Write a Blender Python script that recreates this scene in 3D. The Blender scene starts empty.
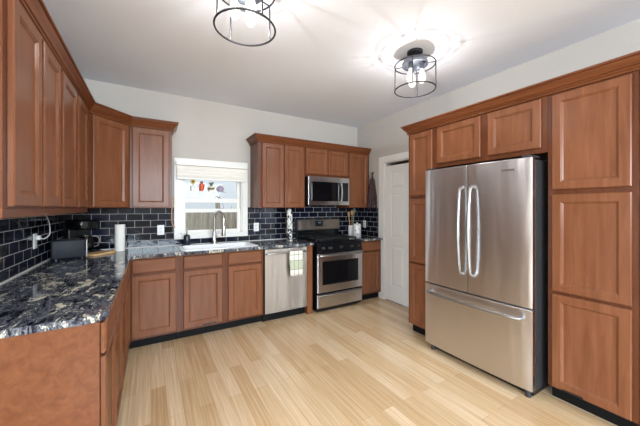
import bpy, bmesh, math, random
from mathutils import Vector, Matrix
random.seed(7)
PI = math.pi
S = bpy.context.scene
COL = S.collection

# ------------------------------------------------------------------ camera
cam_d = bpy.data.cameras.new('camera')
cam = bpy.data.objects.new('camera', cam_d); COL.objects.link(cam)
cam.location = (0, 0, 1.365)
cam.rotation_euler = (PI / 2, 0, math.radians(-30.63))
cam_d.sensor_width = 36.0
cam_d.lens = 285.7 / 640 * 36
cam_d.shift_y = -5.3 / 640
cam_d.clip_start = 0.02
S.camera = cam

# ------------------------------------------------------------------ view, world, large lights
S.view_settings.view_transform = 'Standard'
S.view_settings.look = 'None'
S.view_settings.gamma = 1.0
S.view_settings.use_curve_mapping = False
S.view_settings.exposure = 0.48
W = bpy.data.worlds.new('world'); S.world = W; W.use_nodes = True
bg = W.node_tree.nodes['Background']
bg.inputs['Color'].default_value = (0.86, 0.93, 1.0, 1)
bg.inputs['Strength'].default_value = 1.5


def area(name, loc, rot, sx, sy, power, col):
    d = bpy.data.lights.new(name, 'AREA'); d.shape = 'RECTANGLE'; d.size = sx; d.size_y = sy
    d.energy = power; d.color = col
    o = bpy.data.objects.new(name, d); COL.objects.link(o); o.location = loc; o.rotation_euler = rot
    return o


# added fill lights, tilted down through unseen windows at the rear and far left
area('window_fill_rear', (0.6, -4.12, 2.0), (PI / 2 - 0.9, 0, 0), 3.6, 0.95, 400, (0.74, 0.88, 1.0))
area('window_fill_left', (-4.12, -1.2, 1.35), (PI / 2 - 1.15, 0, -PI / 2), 4.0, 2.1, 280, (0.74, 0.88, 1.0))
BULB_W = 5.4


# ------------------------------------------------------------------ materials
def lin(c):
    return tuple((v / 255 / 12.92) if v / 255 <= 0.04045 else ((v / 255 + 0.055) / 1.055) ** 2.4 for v in c) + (1,)


def mat(name, rgb=(128, 128, 128), rough=0.5, metal=0.0, coat=0.0, spec=0.5):
    m = bpy.data.materials.new(name); m.use_nodes = True
    b = m.node_tree.nodes['Principled BSDF']
    b.inputs['Base Color'].default_value = lin(rgb)
    b.inputs['Roughness'].default_value = rough
    b.inputs['Metallic'].default_value = metal
    b.inputs['Coat Weight'].default_value = coat
    b.inputs['Coat Roughness'].default_value = 0.12
    b.inputs['Specular IOR Level'].default_value = spec
    return m


class N:
    """small node-building helper"""
    def __init__(self, m):
        self.t = m.node_tree; self.b = self.t.nodes['Principled BSDF']

    def new(self, typ, **kw):
        n = self.t.nodes.new(typ)
        for k, v in kw.items():
            if k.startswith('_'):
                n.inputs[k[1:].replace('_', ' ')].default_value = v
            else:
                setattr(n, k, v)
        return n

    def link(self, a, b): self.t.links.new(a, b)

    def coords(self, scale, rot=(0, 0, 0), kind='Object', loc=(0, 0, 0)):
        tc = self.new('ShaderNodeTexCoord'); mp = self.new('ShaderNodeMapping')
        mp.inputs['Scale'].default_value = scale; mp.inputs['Rotation'].default_value = rot
        mp.inputs['Location'].default_value = loc
        self.link(tc.outputs[kind], mp.inputs['Vector']); return mp.outputs['Vector']

    def noise(self, vec, scale, detail=4, rough=0.55, dist=0.0):
        n = self.new('ShaderNodeTexNoise'); n.inputs['Scale'].default_value = scale
        n.inputs['Detail'].default_value = detail; n.inputs['Roughness'].default_value = rough
        n.inputs['Distortion'].default_value = dist
        self.link(vec, n.inputs['Vector']); return n

    def ramp(self, fac, stops):
        r = self.new('ShaderNodeValToRGB'); e = r.color_ramp.elements
        while len(e) < len(stops): e.new(0.5)
        for i, (p, c) in enumerate(stops):
            e[i].position = p; e[i].color = lin(c) if len(c) == 3 else c
        self.link(fac, r.inputs['Fac']); return r.outputs['Color']

    def mix(self, fac, a, b, mode='MIX'):
        n = self.new('ShaderNodeMix', data_type='RGBA', blend_type=mode)
        for sock, v in ((n.inputs[0], fac), (n.inputs[6], a), (n.inputs[7], b)):
            if hasattr(v, 'is_linked'): self.link(v, sock)
            else: sock.default_value = v
        return n.outputs[2]

    def bump(self, h, strength, dist=0.002):
        n = self.new('ShaderNodeBump'); n.inputs['Strength'].default_value = strength
        n.inputs['Distance'].default_value = dist
        self.link(h, n.inputs['Height']); self.link(n.outputs['Normal'], self.b.inputs['Normal'])

    def color(self, c): self.link(c, self.b.inputs['Base Color'])


def wood(name, dark, mid, light, scale, rough=0.30, coat=0.0):
    m = mat(name, mid, rough, coat=coat, spec=0.27); n = N(m)
    v = n.coords(scale)
    a = n.noise(v, 1.0, 5, 0.6, 0.6)
    c = n.ramp(a.outputs['Fac'], [(0.28, dark), (0.5, mid), (0.75, light)])
    b = n.noise(n.coords((2.2, 2.2, 1.3)), 1.5, 2)
    c2 = n.mix(n.ramp(b.outputs['Fac'], [(0.3, (0, 0, 0)), (0.8, (90, 90, 90))]), c, lin(light))
    oi = n.new('ShaderNodeObjectInfo')
    k = n.new('ShaderNodeMapRange'); k.inputs['To Min'].default_value = 0.92; k.inputs['To Max'].default_value = 1.06
    n.link(oi.outputs['Random'], k.inputs['Value'])
    hsv = n.new('ShaderNodeHueSaturation'); n.link(k.outputs['Result'], hsv.inputs['Value']); n.link(c2, hsv.inputs['Color'])
    n.color(hsv.outputs['Color'])
    n.bump(a.outputs['Fac'], 0.04)
    return m


M = {}
M['wood'] = wood('maple_vertical', (108, 63, 39), (122, 75, 49), (134, 86, 58), (26, 26, 2.2))
M['wood_h'] = wood('maple_horizontal', (108, 63, 39), (122, 75, 49), (134, 86, 58), (2.2, 26, 26))
M['veneer_shaded'] = wood('maple_veneer_shaded', (92, 52, 30), (104, 61, 37), (115, 71, 45), (2.2, 26, 26))  # end panel maple darkened: shade put into the colour to offset excess light
M['wood_frame'] = wood('maple_frame', (84, 45, 25), (98, 54, 31), (110, 63, 37), (26, 26, 2.2))
M['crown'] = wood('maple_crown', (98, 53, 29), (113, 64, 37), (127, 76, 45), (2, 2, 40))
M['toe'] = mat('toe_black', (12, 12, 13), 0.6, spec=0.2)
M['black'] = mat('black_plastic', (18, 18, 20), 0.35)
M['gap'] = mat('dark_gasket', (10, 10, 11), 0.6)
M['black_glass'] = mat('black_glass', (10, 11, 14), 0.06, coat=0.3)
M['black_enamel'] = mat('black_enamel', (14, 15, 18), 0.18)
M['iron'] = mat('cast_iron', (20, 20, 22), 0.55)
M['white'] = mat('white_paint', (236, 234, 228), 0.4)
M['white_door'] = mat('white_door_paint', (232, 230, 226), 0.45)
M['plate'] = mat('white_plastic', (240, 240, 238), 0.35)
M['enamel'] = mat('white_enamel', (240, 241, 243), 0.12, coat=0.4)
M['bronze'] = mat('dark_bronze', (62, 62, 66), 0.38, metal=0.8)
M['pan'] = mat('brushed_pan', (120, 124, 132), 0.3, metal=0.9)
M['chrome'] = mat('brushed_nickel', (200, 198, 194), 0.2, metal=1.0)
M['caulk'] = mat('caulk', (226, 224, 218), 0.5)
M['paper'] = mat('paper', (240, 238, 232), 0.85)
M['cardboard'] = mat('cardboard', (176, 140, 98), 0.8)
M['navy'] = mat('navy_ceramic', (30, 36, 48), 0.3)
M['toaster'] = mat('toaster_black', (34, 36, 44), 0.5, spec=0.25)
M['leather'] = mat('tan_cord', (196, 156, 116), 0.6)


def steel(name, rgb, rough, aniso, axis):
    m = mat(name, rgb, rough, metal=1.0); n = N(m)
    n.b.inputs['Anisotropic'].default_value = aniso
    tg = n.new('ShaderNodeVectorTransform', vector_type='VECTOR', convert_from='OBJECT', convert_to='WORLD')
    tg.inputs[0].default_value = (0, 0, 1)
    n.link(tg.outputs[0], n.b.inputs['Tangent'])
    nz = n.noise(n.coords((5.5, 5.5, 0.6)), 1.0, 2)
    n.bump(nz.outputs['Fac'], 0.5, 0.02)
    return m


M['steel'] = steel('stainless', (222, 222, 225), 0.30, 0.9, 'Z')
M['steel_matte'] = steel('stainless_matte', (172, 164, 156), 0.42, 0.7, 'Z')
M['steel_plain'] = mat('stainless_trim', (158, 157, 156), 0.38, metal=1.0)
M['fridge_side'] = mat('fridge_side', (52, 52, 54), 0.45, metal=0.2)

# painted walls and ceiling
def paint(name, rgb):
    m = mat(name, rgb, 0.75); n = N(m)
    nz = n.noise(n.coords((1, 1, 1)), 90, 3)
    n.bump(nz.outputs['Fac'], 0.06, 0.002)
    return m
M['wall'] = paint('wall_paint', (192, 186, 179))
M['ceiling'] = paint('ceiling_paint', (236, 240, 250))

# bamboo floor, planks running in depth
m = mat('bamboo_floor', (210, 172, 122), 0.24, coat=0.25); n = N(m)
v = n.coords((1, 1, 1), (0, 0, PI / 2))
br = n.new('ShaderNodeTexBrick'); br.offset = 0.37; br.offset_frequency = 2
br.inputs['Scale'].default_value = 1.0; br.inputs['Brick Width'].default_value = 1.05
br.inputs['Row Height'].default_value = 0.096; br.inputs['Mortar Size'].default_value = 0.0009
br.inputs['Mortar Smooth'].default_value = 0.2
br.inputs['Color1'].default_value = (0, 0, 0, 1); br.inputs['Color2'].default_value = (1, 1, 1, 1)
br.inputs['Mortar'].default_value = (0.5, 0.5, 0.5, 1)
n.link(v, br.inputs['Vector'])
plank = n.ramp(br.outputs['Color'], [(0.0, (213, 180, 138)), (0.5, (226, 197, 158)), (1.0, (238, 214, 180))])
st = n.noise(n.coords((70, 1.6, 1)), 1.0, 4, 0.6)
streak = n.ramp(st.outputs['Fac'], [(0.3, (206, 190, 170)), (0.7, (255, 255, 255))])
c = n.mix(0.75, plank, streak, 'MULTIPLY')
bl = n.noise(n.coords((9, 3, 1)), 1.0, 3)
c = n.mix(n.ramp(bl.outputs['Fac'], [(0.45, (0, 0, 0)), (0.75, (70, 70, 70))]), c, lin((198, 158, 108)))
c = n.mix(br.outputs['Fac'], c, lin((168, 136, 98)))
n.color(c)
M['floor'] = m

# glossy navy-black subway tile with pale grout
def tile(name, axis):
    m = mat(name, (16, 18, 26), 0.1, spec=0.22); n = N(m)
    tc = n.new('ShaderNodeTexCoord'); sp = n.new('ShaderNodeSeparateXYZ'); cb = n.new('ShaderNodeCombineXYZ')
    n.link(tc.outputs['Object'], sp.inputs[0]); n.link(sp.outputs[axis], cb.inputs['X']); n.link(sp.outputs['Z'], cb.inputs['Y'])
    br = n.new('ShaderNodeTexBrick'); br.offset = 0.5
    br.inputs['Scale'].default_value = 1.0; br.inputs['Brick Width'].default_value = 0.1535
    br.inputs['Row Height'].default_value = 0.0762; br.inputs['Mortar Size'].default_value = 0.0024
    br.inputs['Mortar Smooth'].default_value = 0.25
    br.inputs['Color1'].default_value = lin((12, 13, 21)); br.inputs['Color2'].default_value = lin((27, 31, 50))
    br.inputs['Mortar'].default_value = lin((190, 188, 186))
    n.link(cb.outputs[0], br.inputs['Vector']); n.color(br.outputs['Color'])
    r = n.new('ShaderNodeMapRange'); r.inputs['To Min'].default_value = 0.09; r.inputs['To Max'].default_value = 0.7
    n.link(br.outputs['Fac'], r.inputs['Value']); n.link(r.outputs['Result'], n.b.inputs['Roughness'])
    nz = n.noise(n.coords((1, 1, 1)), 9, 2)
    inv = n.new('ShaderNodeMath', operation='MULTIPLY'); inv.inputs[1].default_value = -0.8
    n.link(br.outputs['Fac'], inv.inputs[0])
    ad = n.new('ShaderNodeMath', operation='ADD'); n.link(inv.outputs[0], ad.inputs[0]); n.link(nz.outputs['Fac'], ad.inputs[1])
    n.bump(ad.outputs[0], 0.5, 0.004)
    return m
M['tile_x'] = tile('tile_back', 'X'); M['tile_y'] = tile('tile_side', 'Y')

# granite
m = mat('granite', (40, 44, 60), 0.08, spec=0.3); n = N(m)
v = n.coords((2.3, 0.95, 1.0), (0, 0, math.radians(-28)))
w = n.noise(v, 4.2, 5, 0.6)
vm = n.new('ShaderNodeVectorMath', operation='MULTIPLY_ADD')
vm.inputs[1].default_value = (0.55, 0.55, 0.55); n.link(w.outputs['Color'], vm.inputs[0]); n.link(v, vm.inputs[2])
g = n.noise(vm.outputs[0], 8.5, 9, 0.68, 0.8)
c = n.ramp(g.outputs['Fac'], [(0.38, (14, 16, 28)), (0.45, (38, 43, 58)), (0.485, (124, 128, 138)), (0.515, (34, 39, 54)), (0.55, (64, 69, 82)), (0.575, (172, 172, 166)), (0.62, (218, 210, 184)), (0.8, (224, 216, 192))])
g2 = n.noise(vm.outputs[0], 30, 6, 0.7)
c = n.mix(n.ramp(g2.outputs['Fac'], [(0.54, (0, 0, 0)), (0.64, (170, 170, 170))]), c, lin((18, 21, 34)))
n.color(c)
M['granite'] = m

# see-through glass: thin pane
def glass(name, tint=(1, 1, 1, 1), gloss=0.12):
    m = bpy.data.materials.new(name); m.use_nodes = True; t = m.node_tree
    t.nodes.remove(t.nodes['Principled BSDF'])
    tr = t.nodes.new('ShaderNodeBsdfTransparent'); tr.inputs[0].default_value = tint
    gl = t.nodes.new('ShaderNodeBsdfGlossy'); gl.inputs['Roughness'].default_value = 0.02
    fr = t.nodes.new('ShaderNodeLayerWeight'); fr.inputs['Blend'].default_value = gloss
    mx = t.nodes.new('ShaderNodeMixShader')
    t.links.new(fr.outputs['Fresnel'], mx.inputs[0]); t.links.new(tr.outputs[0], mx.inputs[1]); t.links.new(gl.outputs[0], mx.inputs[2])
    t.links.new(mx.outputs[0], t.nodes['Material Output'].inputs['Surface'])
    return m
M['glass'] = glass('window_glass')
M['acrylic'] = glass('clear_acrylic', (0.93, 0.95, 0.96, 1), 0.3)
M['carafe'] = glass('carafe_glass', (0.45, 0.38, 0.34, 1), 0.3)

# glowing bulb envelope and filament
def glow(name, col, strength, see):
    m = bpy.data.materials.new(name); m.use_nodes = True; t = m.node_tree
    t.nodes.remove(t.nodes['Principled BSDF'])
    tr = t.nodes.new('ShaderNodeBsdfTransparent')
    em = t.nodes.new('ShaderNodeEmission'); em.inputs[0].default_value = col; em.inputs[1].default_value = strength
    mx = t.nodes.new('ShaderNodeMixShader'); mx.inputs[0].default_value = 1 - see
    t.links.new(tr.outputs[0], mx.inputs[1]); t.links.new(em.outputs[0], mx.inputs[2])
    t.links.new(mx.outputs[0], t.nodes['Material Output'].inputs['Surface'])
    return m
M['bulb'] = glow('lit_bulb', (1.0, 0.93, 0.80, 1), 2.2, 0.55)
M['filament'] = glow('lit_filament', (1.0, 0.85, 0.6, 1), 20, 0.0)
M['display'] = mat('display', (24, 30, 34), 0.1)


# ------------------------------------------------------------------ mesh helpers
class MB:
    def __init__(self): self.bm = bmesh.new()

    def box(self, x0, x1, y0, y1, z0, z1, bev=0.0, seg=2, rot=None):
        b2 = bmesh.new()
        vs = [b2.verts.new((x, y, z)) for x in (x0, x1) for y in (y0, y1) for z in (z0, z1)]
        for q in ((0, 1, 3, 2), (4, 6, 7, 5), (0, 4, 5, 1), (2, 3, 7, 6), (0, 2, 6, 4), (1, 5, 7, 3)):
            b2.faces.new([vs[i] for i in q])
        if bev > 0:
            bmesh.ops.bevel(b2, geom=b2.edges[:], offset=bev, segments=seg, profile=0.5, affect='EDGES')
        if rot is not None: b2.transform(rot)
        self._merge(b2); return self

    def _merge(self, b2):
        bmesh.ops.recalc_face_normals(b2, faces=b2.faces[:])
        me = bpy.data.meshes.new('tmp'); b2.to_mesh(me); b2.free()
        self.bm.from_mesh(me); bpy.data.meshes.remove(me)

    def rings(self, rings, closed=True, cap0=True, cap1=True, loop=False):
        """skin a list of vertex rings"""
        b2 = bmesh.new()
        R = [[b2.verts.new(p) for p in r] for r in rings]
        k = len(R[0]); idx = range(len(R)) if loop else range(len(R) - 1)
        for i in idx:
            a, b = R[i], R[(i + 1) % len(R)]
            for j in range(k if closed else k - 1):
                j2 = (j + 1) % k
                try: b2.faces.new((a[j], a[j2], b[j2], b[j]))
                except ValueError: pass
        if not loop:
            if cap0 and closed: b2.faces.new(R[0][::-1])
            if cap1 and closed: b2.faces.new(R[-1])
        bmesh.ops.remove_doubles(b2, verts=b2.verts[:], dist=1e-6)
        self._merge(b2); return self

    def lathe(self, prof, c=(0, 0, 0), seg=28, mtx=None, cap0=True, cap1=True):
        rs = []
        for r, z in prof:
            ring = [Vector((r * math.cos(2 * PI * k / seg), r * math.sin(2 * PI * k / seg), z)) for k in range(seg)]
            if mtx is not None: ring = [mtx @ p for p in ring]
            rs.append([p + Vector(c) for p in ring])
        return self.rings(rs, True, cap0, cap1)

    def tube(self, pts, r, seg=10, loop=False):
        pts = [Vector(p) for p in pts]; n = len(pts); rs = []
        up = None
        for i, p in enumerate(pts):
            a = pts[(i - 1) % n] if (loop or i > 0) else p
            b = pts[(i + 1) % n] if (loop or i < n - 1) else p
            d = (b - a).normalized()
            if up is None:
                up = Vector((0, 0, 1)) if abs(d.z) < 0.9 else Vector((1, 0, 0))
            s = d.cross(up).normalized(); up = s.cross(d).normalized()
            rr = r[i] if isinstance(r, (list, tuple)) else r
            rs.append([p + s * (rr * math.cos(2 * PI * k / seg)) + up * (rr * math.sin(2 * PI * k / seg)) for k in range(seg)])
        return self.rings(rs, True, True, True, loop)

    def prism(self, poly, z0, z1, bev=0.0):
        b2 = bmesh.new()
        a = [b2.verts.new((x, y, z0)) for x, y in poly]; b = [b2.verts.new((x, y, z1)) for x, y in poly]
        k = len(poly)
        b2.faces.new(a[::-1]); b2.faces.new(b)
        for i in range(k): b2.faces.new((a[i], a[(i + 1) % k], b[(i + 1) % k], b[i]))
        if bev:
            es = [e for e in b2.edges if abs(e.verts[0].co.z - z1) < 1e-6 and abs(e.verts[1].co.z - z1) < 1e-6]
            bmesh.ops.bevel(b2, geom=es, offset=bev, segments=2, profile=0.5, affect='EDGES')
        self._merge(b2); return self

    def nested(self, x0, x1, z0, z1, prof, yb=0.0):
        """panel in the xz plane facing -y: prof = list of (inset, y); back closed at yb"""
        rs = [[(x0 + i, y, z0 + i), (x1 - i, y, z0 + i), (x1 - i, y, z1 - i), (x0 + i, y, z1 - i)] for i, y in prof]
        return self.rings(rs)

    def sweep(self, path, prof, z):
        """moulding: prof = (out, up) points; path runs with the room on its right-hand side"""
        P = [Vector((x, y)) for x, y in path]; rs = []
        def nrm(a, b):
            d = (b - a).normalized(); return Vector((d.y, -d.x))
        for i, p in enumerate(P):
            if i == 0: o = nrm(P[0], P[1])
            elif i == len(P) - 1: o = nrm(P[-2], P[-1])
            else:
                n1, n2 = nrm(P[i - 1], p), nrm(p, P[i + 1]); o = (n1 + n2); o = o / (o.dot(n1))
            rs.append([(p.x + o.x * a, p.y + o.y * a, z + b) for a, b in prof])
        return self.rings(rs)

    def move(self, mtx): self.bm.transform(mtx); return self

    def build(self, name, material, parent=None, smooth=False, kind=None, label=None, angle=0.6):
        me = bpy.data.meshes.new(name)
        for f in self.bm.faces: f.smooth = smooth
        if smooth:
            for e in self.bm.edges:
                if len(e.link_faces) == 2 and e.calc_face_angle(0) > angle: e.smooth = False
        self.bm.to_mesh(me); self.bm.free()
        me.materials.append(material)
        o = bpy.data.objects.new(name, me); COL.objects.link(o)
        if parent: o.parent = parent
        if kind: o['kind'] = kind
        if label: o['label'] = label
        return o


def tag(o, label, cat, group=None):
    o['label'] = label; o['category'] = cat
    if group: o['group'] = group
    return o


def thing(name, label, cat, loc=(0, 0, 0), rz=0.0, group=None):
    o = bpy.data.objects.new(name, None); COL.objects.link(o)
    o.location = loc; o.rotation_euler = (0, 0, rz); o.empty_display_size = 0.1
    return tag(o, label, cat, group)


def copy_tree(o, parent=None):
    c = o.copy(); COL.objects.link(c)
    if parent: c.parent = parent
    for ch in list(o.children): copy_tree(ch, c)
    return c


def struct(name, mb, material): return mb.build(name, material, kind='structure')


# ------------------------------------------------------------------ the room
XL, XR, YB, ZC = -0.77, 3.0, 3.83, 2.715
struct('floor', MB().box(-4.0, 3.0, -4.0, YB, -0.05, 0.0), M['floor'])
struct('ceiling', MB().box(-4.1, 3.15, -4.1, YB + 0.12, ZC, ZC + 0.1), M['ceiling'])
wx0, wx1, wz0, wz1 = 0.313, 1.05, 1.045, 1.885         # kitchen window opening
struct('wall_back', MB().box(XL - 0.13, wx0, YB, YB + 0.12, 0, ZC).box(wx1, XR + 0.12, YB, YB + 0.12, 0, ZC)
       .box(wx0, wx1, YB, YB + 0.12, 0, wz0).box(wx0, wx1, YB, YB + 0.12, wz1, ZC), M['wall'])
struct('wall_left', MB().box(XL - 0.13, XL, 1.36, YB, 0, ZC), M['wall'])
struct('wall_partition', MB().box(-4.0, XL - 0.13, 1.36, 1.48, 0, ZC), M['wall'])
dy0, dy1, dz = 2.36, 3.175, 2.035                       # pantry door opening
struct('wall_right', MB().box(XR, XR + 0.12, -4.0, dy0, 0, ZC).box(XR, XR + 0.12, dy1, YB, 0, ZC)
       .box(XR, XR + 0.12, dy0, dy1, dz, ZC), M['wall'])
struct('wall_rear', MB().box(-4.0, -1.2, -4.1, -4.0, 0, ZC).box(2.4, 3.0, -4.1, -4.0, 0, ZC)
       .box(-1.2, 2.4, -4.1, -4.0, 0, 1.5).box(-1.2, 2.4, -4.1, -4.0, 2.5, ZC), M['wall'])
struct('wall_far_left', MB().box(-4.1, -4.0, -4.0, -3.25, 0, ZC).box(-4.1, -4.0, 0.85, 1.48, 0, ZC)
       .box(-4.1, -4.0, -3.25, 0.85, 0, 0.25).box(-4.1, -4.0, -3.25, 0.85, 2.45, ZC), M['wall'])

# backsplash tile and the pale joint along the worktop
tz0, tz1 = 0.915, 1.372
def tiles(name, boxes, material, origin):
    mb = MB()
    for b in boxes: mb.box(*b)
    o = mb.move(Matrix.Translation(-Vector(origin))).build(name, material, kind='structure'); o.location = origin
t = 0.008
tiles('trim_1', [(XL, 0.236, YB - t, YB, tz0, tz1), (1.126, XR, YB - t, YB, tz0, tz1), (0.236, 1.126, YB - t, YB, tz0, 0.988),
                 (1.84, 2.54, YB - t, YB, tz1, 1.45)], M['tile_x'], (XL, YB, tz0))
tiles('trim_2', [(XL, XL + t, 1.50, YB - t, tz0, tz1)], M['tile_y'], (XL, 1.53, tz0))
tiles('trim_3', [(XR - t, XR, 3.315, YB - t, tz0, tz1)], M['tile_y'], (XR, 3.33, tz0))
struct('trim_4', MB().box(XL + t, XL + t + 0.007, 1.50, YB - t, 0.9145, 0.923).box(XL + t + 0.007, 1.79, YB - t - 0.007, YB - t, 0.9145, 0.921)
       .box(2.60, XR - t, YB - t - 0.007, YB - t, 0.9145, 0.921), M['caulk'])

# kitchen window
win = bpy.data.objects.new('window_1', None); COL.objects.link(win); win['kind'] = 'structure'; win.location = (0.68, YB, wz0)
T_ = Matrix.Translation(-Vector(win.location))
cs = MB()
cs.box(0.238, wx0, YB - 0.02, YB, 0.99, 1.885, 0.004).box(wx1, 1.124, YB - 0.02, YB, 0.99, 1.885, 0.004)
cs.box(0.238, 1.124, YB - 0.022, YB, 1.885, 1.965, 0.004).box(0.238, 1.124, YB - 0.026, YB, 0.985, wz0, 0.004)
cs.box(wx0, wx0 + 0.012, YB, YB + 0.12, wz0, wz1).box(wx1 - 0.012, wx1, YB, YB + 0.12, wz0, wz1)
cs.box(wx0, wx1, YB, YB + 0.12, wz1 - 0.012, wz1).box(wx0, wx1, YB, YB + 0.12, wz0, wz0 + 0.012)
cs.move(T_).build('window_frame', M['white'], win)
ix0, ix1 = wx0 + 0.012, wx1 - 0.012
up = MB().box(ix0, ix0 + 0.04, YB + 0.062, YB + 0.092, 1.43, wz1 - 0.012).box(ix1 - 0.04, ix1, YB + 0.062, YB + 0.092, 1.43, wz1 - 0.012)
up.box(ix0 + 0.04, ix1 - 0.04, YB + 0.061, YB + 0.093, 1.43, 1.485, 0.003).box(ix0 + 0.04, ix1 - 0.04, YB + 0.062, YB + 0.092, wz1 - 0.06, wz1 - 0.012)
up.move(T_).build('upper_sash', M['white'], win)
lo = MB().box(ix0, ix0 + 0.04, YB + 0.026, YB + 0.056, wz0 + 0.012, 1.352).box(ix1 - 0.04, ix1, YB + 0.026, YB + 0.056, wz0 + 0.012, 1.352)
lo.box(ix0 + 0.04, ix1 - 0.04, YB + 0.025, YB + 0.057, 1.305, 1.352, 0.003).box(ix0 + 0.04, ix1 - 0.04, YB + 0.025, YB + 0.057, wz0 + 0.012, 1.085, 0.003)
lo.box(ix0, ix0 + 0.04, YB + 0.062, YB + 0.092, 1.352, 1.43).box(ix1 - 0.04, ix1, YB + 0.062, YB + 0.092, 1.352, 1.43)
lo.move(T_).build('lower_sash', M['white'], win)
MB().box(ix0 + 0.03, ix1 - 0.03, YB + 0.039, YB + 0.043, 1.08, 1.31).move(T_).build('glass', M['glass'], win)
MB().box(ix0 + 0.03, ix1 - 0.03, YB + 0.075, YB + 0.079, 1.36, 1.83).move(T_).build('glass', M['glass'], win)

# folded-up blind across the window head
bl = thing('window_blind', 'white fabric blind gathered up at the top of the window', 'blind', (0.68, YB - 0.03, 1.75))
MB().box(-0.425, 0.425, -0.045, 0.004, 0.125, 0.165, 0.004).build('head_rail', M['white'], bl)
fb = MB()
prof = []
for i in range(4):
    z = 0.12 - i * 0.036
    prof += [(-0.036 - 0.002 * i, z), (-0.030, z - 0.030)]
prof += [(-0.012, -0.02), (-0.012, 0.12)]
fb.rings([[(x, y, z) for y, z in prof] for x in (-0.415, 0.415)])
fb.build('fabric_folds', mat('blind_fabric', (238, 234, 226), 0.8), bl)
MB().box(-0.415, 0.415, -0.04, -0.008, -0.045, -0.021, 0.004).build('bottom_rail', M['white'], bl)

# pantry door in the right wall
cz = MB().box(XR - 0.018, XR, dy1, dy1 + 0.11, 0, dz + 0.09, 0.004).box(XR - 0.018, XR, dy0 - 0.11, dy0, 0, dz + 0.09, 0.004)
cz.box(XR - 0.018, XR, dy0, dy1, dz, dz + 0.09, 0.004)
cz.box(XR, XR + 0.12, dy1 - 0.012, dy1, 0, dz).box(XR, XR + 0.12, dy0, dy0 + 0.012, 0, dz).box(XR, XR + 0.12, dy0, dy1, dz - 0.012, dz)
struct('trim_5', cz, M['white_door'])
dr = bpy.data.objects.new('door_1', None); COL.objects.link(dr); dr['kind'] = 'structure'
dr.location = (XR + 0.02, dy1 - 0.016, 0.012); dr.rotation_euler = (0, 0, -PI / 2)
dw, dh = dy1 - dy0 - 0.032, 1.965
lf = MB().box(0, dw, 0.0, 0.03, 0, dh)
lf.box(0, 0.105, -0.008, 0.0, 0, dh).box(dw - 0.105, dw, -0.008, 0, 0, dh).box(dw / 2 - 0.05, dw / 2 + 0.05, -0.008, 0, 0, dh)
for a, b in ((0, 0.22), (0.80, 0.93), (1.555, 1.635), (1.86, dh)):
    lf.box(0.105, dw / 2 - 0.05, -0.008, 0, a, b).box(dw / 2 + 0.05, dw - 0.105, -0.008, 0, a, b)
lf.build('door_leaf', M['white_door'], dr)
for xa, xb in ((0.105, dw / 2 - 0.05), (dw / 2 + 0.05, dw - 0.105)):
    for a, b in ((0.22, 0.80), (0.93, 1.555), (1.635, 1.86)):
        MB().nested(xa + 0.012, xb - 0.012, a + 0.012, b - 0.012, [(0, 0.0), (0.0, -0.001), (0.03, -0.007), (0.031, -0.007)]).build('raised_panel', M['white_door'], dr)
struct('wall_closet', MB().box(XR + 0.75, XR + 0.8, dy0 - 0.2, dy1 + 0.2, 0, 2.4).box(XR + 0.12, XR + 0.8, dy1 + 0.2, dy1 + 0.25, 0, 2.4)
       .box(XR + 0.12, XR + 0.8, dy0 - 0.25, dy0 - 0.2, 0, 2.4).box(XR + 0.12, XR + 0.8, dy0 - 0.25, dy1 + 0.25, 2.4, 2.45)
       .box(XR, XR + 0.8, dy0 - 0.25, dy1 + 0.25, -0.05, 0.0), M['wall'])

# ------------------------------------------------------------------ outside the kitchen window
m = mat('yard_grass', (96, 104, 66), 0.9); n = N(m); nz = n.noise(n.coords((1, 1, 1)), 14, 5)
n.color(n.ramp(nz.outputs['Fac'], [(0.3, (78, 84, 50)), (0.7, (128, 128, 88))])); M['yard'] = m
struct('ground', MB().box(-8, 10, YB + 0.12, 22, -0.35, -0.3), M['yard'])
m = mat('old_fence_boards', (150, 140, 126), 0.85); n = N(m)
nz = n.noise(n.coords((14, 14, 0.8)), 1.0, 5, 0.7)
n.color(n.ramp(nz.outputs['Fac'], [(0.25, (112, 104, 92)), (0.5, (154, 146, 132)), (0.75, (188, 182, 170))])); M['fence'] = m
fe = thing('wooden_fence', 'weathered grey wooden board fence seen through the lower window', 'fence', (0.8, 7.4, -0.3))
bd = MB()
for k in range(46):
    x = -3.2 + k * 0.152; h = 1.62 + random.uniform(-0.03, 0.03)
    bd.box(x, x + 0.1495, random.uniform(-0.004, 0.004), 0.02, 0.02, h, 0.003, 1)
bd.build('fence_boards', M['fence'], fe)
for z in (0.4, 1.4): MB().box(-3.2, 3.8, 0.021, 0.06, z, z + 0.09).build('rail', M['fence'], fe)
for x in (-2.6, -0.9, 0.57, 2.3):
    MB().box(x, x + 0.1, -0.10, -0.006, 0.0, 1.95, 0.005).build('post', M['fence'], fe)
m = mat('house_siding', (214, 218, 223), 0.7); n = N(m)
wv = n.new('ShaderNodeTexWave', bands_direction='Z'); wv.wave_profile = 'SAW'; wv.inputs['Scale'].default_value = 1.6
n.link(n.coords((1, 1, 1)), wv.inputs['Vector'])
n.bump(wv.outputs['Fac'], 0.6, 0.02); M['siding'] = m
ho = thing('neighbouring_house', 'pale blue-grey sided house beyond the fence in the window', 'house', (1.6, 11.0, -0.3))
MB().box(-5.5, 5.5, 0, 4.0, 0, 4.6).build('siding_wall', M['siding'], ho)
MB().nested(-1.7, -0.7, 1.6, 2.9, [(0, -0.002), (0, -0.04), (0.08, -0.04), (0.08, -0.01), (0.081, -0.01)]).build('window', M['white'], ho)
MB().box(-1.6, -0.8, -0.025, -0.0105, 1.7, 2.8).build('pane', mat('dark_pane', (120, 134, 150), 0.1), ho)
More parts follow.
